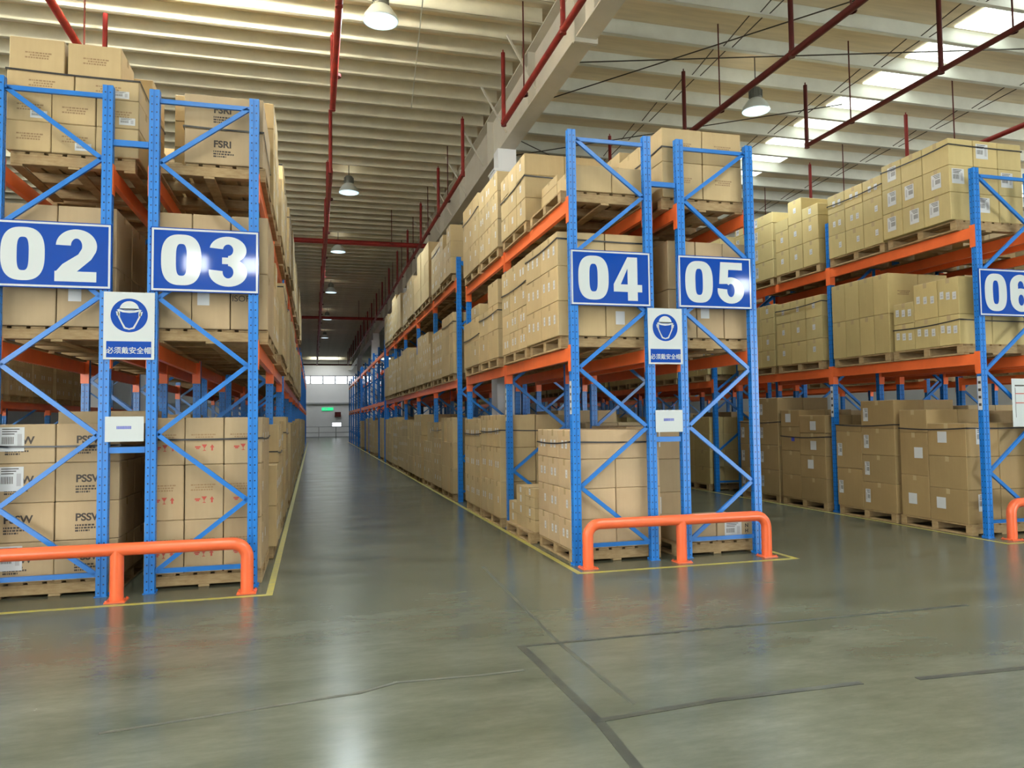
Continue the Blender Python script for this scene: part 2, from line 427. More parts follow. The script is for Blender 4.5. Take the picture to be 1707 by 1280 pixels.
R2 = rack_row(XR['02'], 0, '02', lv, (0, 1, 2, 3), 1, wh('02'))
R3 = rack_row(XR['03'], 1, '03', lv, (0, 1, 2, 3), 1, wh('03'))
R4 = rack_row(XR['04'], 0, '04', lv, (0, 1, 2, 3), 1, wh('04'))
R5 = rack_row(XR['05'], 1, '05', lv, (0, 1, 2, 3), 1, wh('05'))
R6 = rack_row(XR['06'], 0, '06', lv, (0, 1, 2), 1, wh('06'))
W7 = {0: 'orange beamed rack standing back to back behind the row of sign 06', 1: 'second block of the rack back to back behind the row of sign 06'}
R7 = rack_row(XR['07'], 1, '07', lv, (0, 1), 0, W7)
W8 = {0: 'rack with bright orange beams across the aisle beyond the row of sign 06', 1: 'second block of the orange beamed rack beyond the row of sign 06', 2: 'third block of the orange beamed rack beyond the row of sign 06'}
R8 = rack_row(XR['08'], 0, '08', lv, (0, 1, 2), 0, W8)
W1 = {0: 'orange beamed rack glimpsed through the open bay under sign 02', 1: 'second block of the rack glimpsed through the bay under sign 02'}
R1 = rack_row(XR['01'], 1, '01', lambda k: (2.06, 3.98), (0, 1), 0, W1)
# row spacers (bolted to the near rack of each pair)
b = MB(); b.box(.045, .350, -.02, .02, -.028, .028); SPC = b.data('row_spacer', [M['blue']])
for r in (R2[0], R4[0]):
    for z in (4.22, 1.33): ob('row_spacer', SPC, r, (.9, 0, z))

# white location strips on uprights
def strip(x, y, z0, z1, label, axis='x'):
    b = MB(); b.box(-.002, 0, -.03, .03, z0, z1, 0)
    for i in range(4):
        zz_ = z0 + (z1 - z0) * (.12 + .22 * i); b.box(-.0026, -.002, -.02, .02, zz_, zz_ + (z1 - z0) * .08, 1)
    o = ob('location_strip', b.data('location_strip', [M['white'], M['ink']]), None, (x - .0455, y, 0))
    return tag(o, label, 'label', 'location strips on uprights')
strip(0, 0, 1.62, 1.98, 'white location strip with dark marks on nearest upright of sign 04')
strip(0, 2.8, 1.55, 2.02, 'white location strip on second upright along the row of sign 04')
strip(5.531, 0, 1.62, 2.05, 'white location strip on nearest upright of sign 06')
strip(5.531, 2.8, 1.55, 2.05, 'white location strip on second upright along the row of sign 06')

# ------------------------------------------------------------------ signs
def arc(cx, cy_, ro, ri, a0, a1, n=28):
    q = []
    for i in range(n + 1):
        a = math.radians(a0 + (a1 - a0) * i / n); q.append(((cx + ro[0] * math.cos(a), cy_ + ro[1] * math.sin(a)), (cx + ri[0] * math.cos(a), cy_ + ri[1] * math.sin(a))))
    return [(q[i][0], q[i + 1][0], q[i + 1][1], q[i][1]) for i in range(n)]
def sup(cx, cy_, rx, ry, p, n=56):
    out = []
    for i in range(n):
        a = 2 * math.pi * i / n; c, s = math.cos(a), math.sin(a)
        out.append((cx + rx * math.copysign(abs(c) ** (2 / p), c), cy_ + ry * math.copysign(abs(s) ** (2 / p), s)))
    return out
def digit(ch):
    q = digit_pieces(ch); big = [p for p in q if isinstance(p, tuple)]; ex = [p for p in q if not isinstance(p, tuple)]
    k = len(arc(0, 0, (1, 1), (.5, .5), 0, 9))
    return [(p, .00025 * (i // k)) for i, p in enumerate(big)] + [(p, .0006 + .00025 * i) for i, p in enumerate(ex)]
def digit_pieces(ch):
    if ch == '0':
        o, i = sup(.36, .5, .36, .5, 2.7), sup(.36, .5, .098, .315, 3.2); n = len(o)
        return [(o[k], o[(k + 1) % n], i[(k + 1) % n], i[k]) for k in range(n)]
    if ch == '2':
        return arc(.36, .68, (.345, .32), (.095, .145), 178, -18) + [[(0, 0), (0, .16), (.13, .33), (.39, .52), (.452, .635), (.69, .58), (.61, .43), (.37, .195), (.37, 0)], [(0, 0), (0, .195), (.70, .195), (.70, 0)]]
    if ch == '3':
        return arc(.35, .73, (.34, .27), (.095, .115), 172, -90) + arc(.35, .29, (.355, .29), (.1, .125), 90, -188) + [[(.24, .45), (.24, .58), (.4, .58), (.4, .45)]]
    if ch == '4':
        return [[(.34, 0), (.34, 1), (.58, 1), (.58, 0)], [(0, .2), (0, .37), (.34, 1), (.34, .74), (.17, .37), (.17, .2)], [(.1, .2), (.1, .37), (.69, .37), (.69, .2)]]
    if ch == '5':
        return arc(.35, .32, (.355, .32), (.1, .16), 128, -188) + [[(.09, .82), (.09, 1), (.66, 1), (.66, .82)], [(.04, .47), (.08, 1), (.30, 1), (.27, .56), (.2, .5)], [(.04, .47), (.27, .56), (.35, .64), (.35, .48)]]
    if ch == '6':
        return arc(.36, .315, (.35, .315), (.095, .15), 0, 360, 44) + arc(.36, .69, (.36, .31), (.1, .14), 180, -2) + [[(0, .3), (0, .7), (.265, .7), (.265, .3)], [(.2, .5), (.2, .58), (.4, .62), (.4, .46)]]
def ccw(p):
    return p if sum(p[i - 1][0] * p[i][1] - p[i][0] * p[i - 1][1] for i in range(len(p))) > 0 else list(reversed(p))
def flat(polys, sx_, sz_, ox, oz, y, name, mt, depth=.0008):
    """flat printed shape facing -y: thin prism"""
    b = MB()
    for p in polys:
        lift = .0
        if len(p) == 2 and isinstance(p[1], float): p, lift = p
        p = ccw(list(p)); f = [(ox + a * sx_, y - lift, oz + c * sz_) for a, c in p]; k = [(a, y + depth, c) for a, _, c in f]; n = len(f)
        b.mesh(f + k, [tuple(range(n))] + [(i, n + i, n + (i + 1) % n, (i + 1) % n) for i in range(n)])
    me = b.data(name, [mt])
    bm = bmesh.new(); bm.from_mesh(me); bmesh.ops.triangulate(bm, faces=[f for f in bm.faces if len(f.verts) > 4]); bm.to_mesh(me); bm.free(); return me
def number_sign(x0, x1, z0, z1, txt, label):
    W, H = x1 - x0, z1 - z0
    b = MB(); b.box(0, W, -.012, 0, 0, H); s = ob('number_sign', b.data('plate', [M['sign_blue']], bevel=.003), None, (x0, -.0405, z0))
    tag(s, label, 'sign', 'row number signs')
    a, c = .010, .028
    fr = [[(a, a), (W - a, a), (W - c, c), (c, c)], [(W - a, a), (W - a, H - a), (W - c, H - c), (W - c, c)], [(W - a, H - a), (a, H - a), (c, H - c), (W - c, H - c)], [(a, H - a), (a, a), (c, c), (c, H - c)]]
    ob('border', flat(fr, 1, 1, 0, 0, -.0132, 'border', M['sign_white']), s)
    dh, dw = H * .79, H * .80
    for i, ch in enumerate(txt):
        ob('numeral', flat(digit(ch), dw, dh, W * (.095 if i == 0 else .53), H * .105, -.0132, 'numeral', M['sign_white']), s)
    for sx_ in (.03, W - .03):
        for sz_ in (.055, H - .055):
            pass
    return s
number_sign(-5.555, -4.555, 2.815, 3.43, '02', 'blue sign with white border and big white number 02')
number_sign(-4.225, -3.255, 2.815, 3.43, '03', 'blue sign with white border and big white number 03')
number_sign(-.045, .905, 2.805, 3.42, '04', 'blue sign with white border and big white number 04')
number_sign(1.243, 2.186, 2.81, 3.415, '05', 'blue sign with white border and big white number 05')
number_sign(5.487, 6.43, 2.825, 3.44, '06', 'blue sign with white border and big white number 06')
def text_mesh(txt, name, size, mt, off=0.0, align='LEFT', sx_=1.0):
    cu = bpy.data.curves.new('t', 'FONT'); cu.body = txt; cu.size = size; cu.offset = off; cu.align_x = align; cu.extrude = .0003
    o = bpy.data.objects.new('t', cu); C.objects.link(o); bpy.context.view_layer.update()
    me = bpy.data.meshes.new_from_object(o.evaluated_get(bpy.context.evaluated_depsgraph_get())); bpy.data.objects.remove(o)
    me.name = name; me.materials.clear(); me.materials.append(mt)
    me.transform(Matrix.Rotation(math.radians(90), 4, 'X') @ Matrix.Diagonal((sx_, 1, 1, 1))); return me
def helmet_sign(x0, x1, z0, z1, label):
    W, H = x1 - x0, z1 - z0
    b = MB(); b.box(0, W, -.004, 0, 0, H); s = ob('safety_sign', b.data('plate', [M['sign_white']]), None, (x0, -.053, z0))
    tag(s, label, 'sign', 'hard hat safety signs')
    cx, cz, r = W / 2, H * .655, W * .365
    y = -.0045
    ob('disc', flat([sup(cx, cz, r, r, 2, 48)], 1, 1, 0, 0, y - .0008, 'disc', M['sign_blue']), s)
    q = lambda a, c: (cx + a * r, cz + c * r)
    face_o = [q(-.62, .3), q(-.6, -.1), q(-.45, -.42), q(-.28, -.78), q(0, -.86), q(.28, -.78), q(.45, -.42), q(.6, -.1), q(.62, .3)]
    face_i = [q(-.5, .2), q(-.5, -.1), q(-.37, -.4), q(-.2, -.7), q(0, -.77), q(.2, -.7), q(.37, -.4), q(.5, -.1), q(.5, .2)]
    ol = [(face_o[i], face_o[i + 1], face_i[i + 1], face_i[i]) for i in range(8)]
    ears = [[q(-.72, .22), q(-.58, .22), q(-.52, -.06), q(-.66, -.02)], [q(.58, .22), q(.72, .22), q(.66, -.02), q(.52, -.06)]]
    ob('face_outline', flat(ol + ears, 1, 1, 0, 0, y - .0016, 'face_outline', M['sign_white']), s)
    dome = [q(.52 * math.cos(math.radians(a)), .34 + .5 * math.sin(math.radians(a))) for a in range(0, 181, 10)]
    brim = [q(-.68, .3), q(-.35, .18), q(0, .14), q(.35, .18), q(.68, .3), q(.52, .4), q(-.52, .4)]
    ob('helmet', flat([dome + [q(-.56, .33), q(.56, .33)], brim], 1, 1, 0, 0, y - .0024, 'helmet', M['sign_white']), s)
    ln = [(q(-.5, .4), q(-.25, .3), q(-.25, .27), q(-.5, .37)), (q(-.25, .3), q(.25, .3), q(.25, .27), q(-.25, .27)), (q(.25, .3), q(.5, .4), q(.5, .37), q(.25, .27))]
    ob('brim_line', flat(ln, 1, 1, 0, 0, y - .0032, 'brim_line', M['sign_blue']), s)
    ob('caption_band', flat([[(W * .06, H * .03), (W * .94, H * .03), (W * .94, H * .27), (W * .06, H * .27)]], 1, 1, 0, 0, y - .0008, 'caption_band', M['sign_blue']), s)
    me = text_mesh('必须戴安全帽', 'caption', W * .155, M['sign_white'], .0007, 'CENTER', .95)
    ob('caption', me, s, (W / 2, y - .0018, H * .095))
helmet_sign(-4.615, -4.182, 2.168, 2.797, 'white and blue hard hat safety sign between rows 02 and 03')
helmet_sign(.858, 1.277, 2.168, 2.795, 'white and blue hard hat safety sign between rows 04 and 05')
def plate(x0, x1, z0, z1, label, shiny=False):
    b = MB(); W, H = x1 - x0, z1 - z0; b.box(0, W, -.004, 0, 0, H); s = ob('info_plate', b.data('plate', [M['sign_white']], bevel=.001), None, (x0, -.048, z0)); tag(s, label, 'sign', 'small white plates on row spacers')
    ob('printed_code', flat([[(W * (.3 + .035 * i), H * .5), (W * (.3 + .035 * i + .022), H * .5), (W * (.3 + .035 * i + .022), H * .62), (W * (.3 + .035 * i), H * .62)] for i in range(11)], 1, 1, 0, 0, -.0052, 'printed_code', M['blue_ink']), s)
plate(-4.592, -4.265, 1.408, 1.64, 'small white plate with blue print between rows 02 and 03')
plate(.93, 1.262, 1.41, 1.655, 'small white plate in glossy cover between rows 04 and 05')
b = MB(); b.box(0, .5, -.004, 0, 0, .62); s = ob('notice_board', b.data('plate', [M['sign_white']], bevel=.001), None, (5.93, -.06, 1.40)); tag(s, 'white notice sheet with ruled red lines hanging at rack 06', 'sign')
ob('ruled_table', flat([[(.05, z), (.45, z), (.45, z + .012), (.05, z + .012)] for z in (.3, .42)], 1, 1, 0, 0, -.0052, 'ruled_table', M['red_ink']), s)
ob('heading', flat([[(.05, z), (.45, z), (.45, z + .018), (.05, z + .018)] for z in (.52,)] + [[(.05, .12), (.056, .12), (.056, .5), (.05, .5)]], 1, 1, 0, 0, -.0052, 'heading', M['ink']), s)

# ------------------------------------------------------------------ tubular guards
def guard(x0, x1, xm, y, label):
    g = empty('rack_guard', ((x0 + x1) / 2, y, 0)); tag(g, label, 'guard rail', 'orange guard rails at rack ends')
    cx = (x0 + x1) / 2; r, h, rb = .057, .455, .13
    pts = [(x0 - cx, 0, .01)]
    for i in range(9): a = math.pi - math.pi / 2 * i / 8; pts.append((x0 - cx + rb + rb * math.cos(a), 0, h - rb + rb * math.sin(a)))
    for i in range(9): a = math.pi / 2 - math.pi / 2 * i / 8; pts.append((x1 - cx - rb + rb * math.cos(a), 0, h - rb + rb * math.sin(a)))
    pts.append((x1 - cx, 0, .01))
    b = MB(); b.tube(pts, r, 20); ob('rail', b.data('rail', [M['guard']], smooth=True), g)
    b = MB(); b.tube([(0, 0, .01), (0, 0, h)], r, 20); ob('middle_post', b.data('middle_post', [M['guard']], smooth=True), g, (xm - cx, 0, 0))
    for x in (x0, xm, x1):
        b = MB(); b.box(-.085, .085, -.085, .085, 0, .01)
        for sx_ in (-.07, .07):
            for sy_ in (-.07, .07): b.lathe([(0, .022), (.009, .022), (.009, .01)], 6, 0, (sx_, sy_, 0))
        ob('base_plate', b.data('base_plate', [M['guard']]), g, (x - cx, 0, 0))
guard(-5.56, -3.335, -4.43, -.25, 'orange tubular guard rail in front of signs 02 and 03')
guard(.05, 2.19, 1.135, -.2, 'orange tubular guard rail in front of signs 04 and 05')
guard(5.68, 7.82, 6.75, -.2, 'orange tubular guard rail in front of sign 06')

# ------------------------------------------------------------------ pallets and cartons
def pallet_data(wx, wy):
    b = MB(); H = .14
    for y in (.05, wy / 2, wy - .05): b.box(0, wx, y - .05, y + .05, .022, H - .022)
    n = 7; bw = wx / n * .8
    for i in range(n):
        x = (wx - bw) * i / (n - 1); b.box(x, x + bw, 0, wy, H - .022, H)
    for i in range(3):
        x = (wx - .1) * i / 2; b.box(x, x + .1, 0, wy, 0, .022)
    return b
def pallet_parts(wx, wy):
    H = .14; out = []
    for y in (.05, wy / 2, wy - .05):
        b = MB(); b.box(0, wx, y - .05, y + .05, .022, H - .022); out.append(('stringer', b.data('stringer', [M['pallet']], bevel=.004)))
    b = MB(); n = 7; bw = wx / n * .8
    for i in range(n):
        x = (wx - bw) * i / (n - 1); b.box(x, x + bw, 0, wy, H - .022, H)
    out.append(('deck_slats', b.data('deck_slats', [M['pallet']], bevel=.003)))
    b = MB()
    for i in range(3):
        x = (wx - .1) * i / 2; b.box(x, x + .1, 0, wy, 0, .022)
    out.append(('bottom_slats', b.data('bottom_slats', [M['pallet']], bevel=.003)))
    return out
PWX, PWY = 1.06, 1.2
PP = pallet_parts(PWX, PWY); PS = pallet_data(PWX, PWY).data('pallet', [M['pallet']])
PROOT = None
ordn = ['first', 'second', 'third', 'fourth', 'fifth', 'sixth', 'seventh', 'eighth', 'ninth', 'tenth', 'eleventh', 'twelfth', 'thirteenth', 'fourteenth', 'fifteenth', 'sixteenth', 'seventeenth', 'eighteenth', 'nineteenth', 'twentieth', 'twenty-first', 'twenty-second', 'twenty-third', 'twenty-fourth', 'twenty-fifth', 'twenty-sixth', 'twenty-seventh', 'twenty-eighth', 'twenty-ninth', 'thirtieth', 'thirty-first', 'thirty-second', 'thirty-third', 'thirty-fourth']
LEVELN = {0: 'floor', 1: 'lower beam', 2: 'upper beam'}
def row_phrase(row): return {'01': 'in the rack beyond row 02', '07': 'in the rack behind row 06', '08': 'in the rack beyond row 06'}.get(row, 'of row ' + row)
BOXES = []      # every carton of every load
PALS = []
STRAPS = []
def tint(base, v=.07):
    k = 1 + rnd.uniform(-v, v); g = rnd.uniform(-.02, .02)
    return (base[0] * k * (1 + g), base[1] * k, base[2] * k * (1 - g))
K0 = (1, 1, 1)
def load(row, slot, level, x0, x1, y0, y1, cols, nx=2, z0=None, base=K0, stick=0, kind='carton', front=None, side=-1, strap=None, jit=.006, frontstick=0, px0=None):
    """cols: list of (share along y, [layer heights]); boxes fill x0..x1 in nx, side = aisle side"""
    zb = {0: 0.0, 1: L1, 2: L2}[level] if z0 is None else z0
    PALS.append(dict(row=row, slot=slot, level=level, x=px0 if px0 is not None else (x0 + x1 - PWX) / 2, y=y0 if (y1 - y0) < PWY - .1 else (y0 + y1 - PWY) / 2, z=zb + .0005))
    tot = sum(c[0] for c in cols); y = y0; cid = 0
    for ci, (sh, hs) in enumerate(cols):
        wy = (y1 - y0) * sh / tot; z = zb + .142
        for li, h in enumerate(hs):
            n = nx
            if isinstance(h, tuple): h, n = h
            skip = set()
            if n < 0: n = -n; skip = {rnd.randrange(n)}
            for xi in range(n):
                if xi in skip: continue
                wx = (x1 - x0) / n
                a0, a1 = x0 + wx * xi, x0 + wx * (xi + 1)
                j = lambda: rnd.uniform(0.002, jit)
                BOXES.append(dict(row=row, slot=slot, level=level, col=ci, ncol=len(cols), layer=li, nlayer=len(hs), xi=xi, nx=n,
                    x0=a0 + j(), x1=a1 - j(), y0=y + j(), y1=y + wy - j(), z0=z, z1=z + h - .003, tint=tint(base), stick=stick, kind=kind, front=front if (ci == 0) else None, side=side, frontstick=frontstick, slotfirst=(ci == 0)))
            z += h
        y += wy
    if strap:
        zt = max(sum((h[0] if isinstance(h, tuple) else h) for h in hs) for _, hs in cols)
        for fz in strap: STRAPS.append(dict(row=row, slot=slot, level=level, x0=x0, x1=x1, y0=y0, y1=y1, z=zb + .142 + zt * fz, drop=rnd.uniform(.0, .05)))
def eq(n, hs): return [(1, list(hs)) for _ in range(n)]
def slots(bay):  # y ranges of the two pallet places of a bay in block 0, then later blocks
    if bay < 2: s = 2.8 * bay; L = 2.8
    else:
        k = (bay - 2) // 5; s = 6.55 + 15.3 * k + PITCH_B * ((bay - 2) % 5); L = PITCH_B
    return [(s + .11, s + L / 2 - .03), (s + L / 2 + .03, s + L - .11)]
def SL(i): return slots(i // 2)[i % 2]
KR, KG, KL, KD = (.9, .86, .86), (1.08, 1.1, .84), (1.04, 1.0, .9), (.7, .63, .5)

# --- row 02 (seen end on)
y0, y1 = SL(0)
load('02', 0, 0, -5.58, -4.50, y0, y1, eq(2, [.365, .355, .36, .36]), 2, base=KR, front='PSSW', side=1, strap=[.86], frontstick=1)
load('02', 0, 1, -5.56, -4.55, y0, y1, eq(2, [.57, .57]), 2, base=KR, side=1, frontstick=2)
load('02', 0, 2, -5.50, -4.37, y0, y1, [(1, [.285, .275, (.20, 2)]), (1, [.285, .275, .25, .25])], 3, base=KL, front='print', side=1, strap=[.72], frontstick=3)
for z_, x_, h_ in ((4.125 + .76, -5.49, .33), (4.125 + .76, -5.0, .32)):
    BOXES.append(dict(row='02', slot=0, level=2, col=0, ncol=2, layer=3, nlayer=4, xi=0 if x_ < -5.2 else 1, nx=2, x0=x_, x1=x_ + .46, y0=y0 + .03, y1=y0 + .55, z0=z_ + .001, z1=z_ + h_, tint=KL, stick=0, kind='carton', front='print', side=1, frontstick=0, slotfirst=True))
# --- row 03
load('03', 0, 0, -4.29, -3.23, y0, y1, eq(3, [.505, .525, .455]), 3, base=KR, front='fragile', side=1, strap=[.86], stick=1)
load('03', 0, 1, -4.24, -3.18, y0, y1, eq(3, [.56, .57]), 3, base=KR, front='iso', side=1, frontstick=2)
load('03', 0, 2, -3.97, -3.23, y0, y1, eq(2, [.345, .345]), 1, base=KR, front='FSRI', side=1, strap=[.52], px0=-4.27)
# --- row 04
load('04', 0, 0, -.03, 1.05, y0, 1.31, eq(3, [.32, .335, .325, (.325, 1)]), 2, base=(1.06, 1.0, 1.02), stick=2, strap=[.9], jit=.005)
a, c = SL(1); load('04', 1, 0, -.05, .75, a, c, [(1, [.15, .15, .13, (.12, 1)]), (1, [.15, .15, .13, .11]), (1, [.15, (.14, 1)])], 2, stick=1, base=KL, px0=-.1)
a, c = SL(2); load('04', 2, 0, -.12, .98, a, c, eq(3, [.52, .5, .48]), 2, base=KL, stick=2, strap=[.85])
a, c = SL(3); load('04', 3, 0, -.12, .98, a, c, eq(3, [.48, .5, .47]), 2, base=KL, stick=2, strap=[.83])
load('04', 0, 1, -.14, 1.0, y0, y1, [(1, [.39, .39, (.385, 2)]), (1, [.39, .39, .385])], 2, base=KL, stick=3, strap=[.93], frontstick=2)
a, c = SL(1); load('04', 1, 1, -.12, .96, a, c, eq(3, [.27, .28, .29, .33]), 2, base=KL, stick=2, strap=[.73])
a, c = SL(2); load('04', 2, 1, -.13, .95, a, c, [(1, [.42, .38, .36]), (1, [.42, .36])], 2, base=KL, stick=1, strap=[.6])
a, c = SL(3); load('04', 3, 1, -.12, .97, a, c, [(1, [.4, .4, .2]), (1, [.4, .38])], 2, base=KL, stick=1, strap=[.5])
load('04', 0, 2, .08, .98, y0, y1, [(1, [(.3, 2)]), (1, [(.27, 2), (.12, 1)])], 2, base=KL, px0=-.08)
a, c = SL(1); load('04', 1, 2, -.12, .98, a, c, eq(3, [.3, .3, .28]), 2, base=KL, stick=1, strap=[.66])
a, c = SL(2); load('04', 2, 2, -.12, .98, a, c, eq(3, [.42, .42, (.3, 2)]), 2, base=KL, stick=2)
a, c = SL(3); load('04', 3, 2, -.12, .98, a, c, eq(3, [.44, .42, .35]), 2, base=KL, stick=1, strap=[.8])
# --- row 05
load('05', 0, 0, 1.28, 2.22, y0, .75, [(1, [.25])], 2, base=KR, front='NH', side=1, frontstick=4)
a, c = SL(1); load('05', 1, 0, 1.22, 2.0, a, c, eq(2, [.44, .44, .44]), 1, base=KR, side=1, frontstick=1)
load('05', 0, 1, 1.2, 2.27, y0, y1, eq(2, [.56, .57]), 3, base=KR, side=1, frontstick=2)
load('05', 0, 2, 1.16, 2.2, y0, y1, eq(2, [.42, .40]), 2, base=KL, side=1, front='print', strap=[.72])
a, c = SL(1); load('05', 1, 2, 1.2, 2.24, a, c, eq(2, [.4, .4, .2]), 2, base=KL, side=1)
# --- row 06
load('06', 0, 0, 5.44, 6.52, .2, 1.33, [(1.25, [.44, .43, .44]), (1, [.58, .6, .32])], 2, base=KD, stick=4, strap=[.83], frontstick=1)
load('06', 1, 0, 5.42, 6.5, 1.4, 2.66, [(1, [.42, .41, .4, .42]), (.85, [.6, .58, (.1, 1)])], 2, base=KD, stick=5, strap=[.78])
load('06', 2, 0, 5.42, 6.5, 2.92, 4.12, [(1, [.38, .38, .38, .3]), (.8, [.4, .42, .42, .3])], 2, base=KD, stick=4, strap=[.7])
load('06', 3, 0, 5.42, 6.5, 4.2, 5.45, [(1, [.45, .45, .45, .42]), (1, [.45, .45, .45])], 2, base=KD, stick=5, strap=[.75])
load('06', 0, 1, 5.42, 6.5, .2, 1.34, [(1, [.4, (.5, 2)]), (1.2, [.4, .5]), (1.1, [.38, .3])], 2, base=KG, stick=3, strap=[.36])
load('06', 1, 1, 5.42, 6.5, 1.42, 2.66, eq(4, [.58, .6]), 2, base=KG, front='print', stick=0, kind='carton')
a, c = SL(2); load('06', 2, 1, 5.42, 6.5, a, c, eq(3, [.38, .37, .36]), 2, base=KG, stick=1, strap=[.9])
a, c = SL(3); load('06', 3, 1, 5.42, 6.5, a, c, eq(3, [.3, .3, .3, .25]), 2, base=KG, stick=1)
load('06', 0, 2, 5.33, 6.55, .18, 1.38, [(1.2, [.37, .36, .36]), (1, [.37, .36, .36]), (1, [.37, .36, .36])], 3, base=KG, stick=6, strap=[.92], frontstick=3)
load('06', 1, 2, 5.40, 6.5, 1.46, 2.66, eq(3, [.36, .36, .30]), 2, base=KG, stick=2, strap=[.86])
load('06', 2, 2, 5.42, 6.5, 2.92, 4.12, [(1, [.42, .4, .2]), (.9, [.42, .4, .42]), (.9, [.42, .36, .2])], 2, base=KG, stick=1)
load('06', 3, 2, 5.42, 6.5, 4.2, 5.45, eq(2, [.34, .34, .34, .2]), 2, base=KG, stick=5)
# --- the rest of the rows, filled with stock of varying heights
def fill(row, slots_, levels, xa, xb, side, base, hi=(1.0, 1.3), skip=.06, stick=(0, 1, 1, 2), ncs=(2, 3, 3)):
    for sl in slots_:
        a, c = SL(sl)
        blk = 0 if sl < 4 else 1
        for lvl in levels:
            if rnd.random() < skip: continue
            z0 = None
            if lvl == 2 and blk: z0 = L2B
            top = rnd.uniform(*hi)
            if lvl == 0: top = rnd.uniform(1.35, 1.6)
            nl = rnd.choice((3, 3, 4)); ncol = rnd.choice(ncs); cs = []
            for q in range(ncol):
                n = nl - (1 if rnd.random() < .2 else 0); cs.append((1, [top / nl] * n))
            load(row, sl, lvl, xa + rnd.uniform(-.03, .03), xb + rnd.uniform(-.03, .03), a, c, cs, rnd.choice((2, 2, 3)), z0=z0, base=base, stick=rnd.choice(stick), side=side, strap=[rnd.uniform(.75, .9)] if rnd.random() < .35 else None)
fill('04', range(4, 14), (0, 1), -.12, .98, -1, KL, skip=0, ncs=(3, 4, 4))
fill('04', range(4, 14), (2,), -.12, .98, -1, KL, hi=(.9, 1.35), skip=0, ncs=(2, 3, 4))
fill('04', range(14, 24), (0,), -.1, .98, -1, KL, skip=.4)
fill('04', range(14, 20), (1,), -.1, .98, -1, KL, skip=.6)
fill('05', range(2, 14), (0, 1, 2), 1.24, 2.27, 1, K0, skip=.1)
fill('05', [1], (1,), 1.24, 2.27, 1, K0, skip=0)
fill('03', range(1, 14), (0, 1, 2), -4.27, -3.17, 1, KL, skip=0, ncs=(3, 4, 4))
fill('03', range(14, 24), (0,), -4.27, -3.19, 1, KL, skip=.2)
fill('02', range(1, 24), (0, 1, 2), -5.56, -4.52, 1, K0, skip=.05)
fill('06', range(4, 14), (0, 1, 2), 5.42, 6.5, -1, KG, skip=.1)
fill('05', range(14, 24), (0, 1), 1.24, 2.27, 1, K0, skip=.2)
fill('06', range(14, 24), (0, 1), 5.42, 6.5, -1, KG, skip=.2)
fill('07', range(0, 14), (0, 1, 2), 6.82, 7.86, 1, K0, skip=.25)
fill('08', range(0, 16), (0, 1, 2), 10.98, 12.0, -1, K0, skip=.05)
for sl in range(0, 10):
    a, c = SL(sl)
    if sl not in (4,): load('01', sl, 1, -9.8, -8.7, a, c, eq(3, [.3, .3, .3]), 2, z0=2.06, base=K0, stick=2, side=1)
    if rnd.random() < .75: load('01', sl, 0, -9.8, -8.7, a, c, eq(2, [.3, .3, .3]), 2, base=K0, side=1)

# ---- which cartons show largest: rays from the camera over the whole picture
V, F, own = [], [], []
for i, q in enumerate(BOXES):
    n = len(V)
    for z in (q['z0'], q['z1']):
        for y in (q['y0'], q['y1']):
            for x in (q['x0'], q['x1']): V.append((x, y, z))
    for f in ((0, 2, 3, 1), (4, 5, 7, 6), (0, 1, 5, 4), (2, 6, 7, 3), (0, 4, 6, 2), (1, 3, 7, 5)):
        F.append(tuple(n + k for k in f)); own.append(i)
NB = len(BOXES)
for i, p in enumerate(PALS):
    n = len(V)
    for z in (p['z'], p['z'] + .14):
        for y in (p['y'], p['y'] + PWY):
            for x in (p['x'], p['x'] + PWX): V.append((x, y, z))
    for f in ((0, 2, 3, 1), (4, 5, 7, 6), (0, 1, 5, 4), (2, 6, 7, 3), (0, 4, 6, 2), (1, 3, 7, 5)):
        F.append(tuple(n + k for k in f)); own.append(NB + i)
bvh = BVHTree.FromPolygons(V, F)
count = [0] * (NB + len(PALS)); seen_pal = set()
for v in range(2, 1280, 5):
    for u in range(2, 1707, 5):
        d = (R_ * ((u - 853.5) / FPX) + U_ * ((640 - v) / FPX) + fwd).normalized()
        loc, nr, idx, dist = bvh.ray_cast(CAM, d, 90)
        if idx is not None: count[own[idx]] += 1
for sh in (Vector((1.5, .3, .1)), Vector((-1.5, .3, .1)), Vector((0, .8, -.5))):
    for v in range(4, 1280, 9):
        for u in range(-300, 2000, 9):
            d = (R_ * ((u - 853.5) / FPX) + U_ * ((640 - v) / FPX) + fwd).normalized()
            idx = bvh.ray_cast(CAM + sh, d, 90)[2]
            if idx is not None and own[idx] >= NB: seen_pal.add(own[idx] - NB)
seen_pal |= {i for i in range(len(PALS)) if count[NB + i]}
order = sorted(range(len(BOXES)), key=lambda i: -count[i])
N_IND = 300
chosen = set(i for i in order[:N_IND] if count[i] > 2)

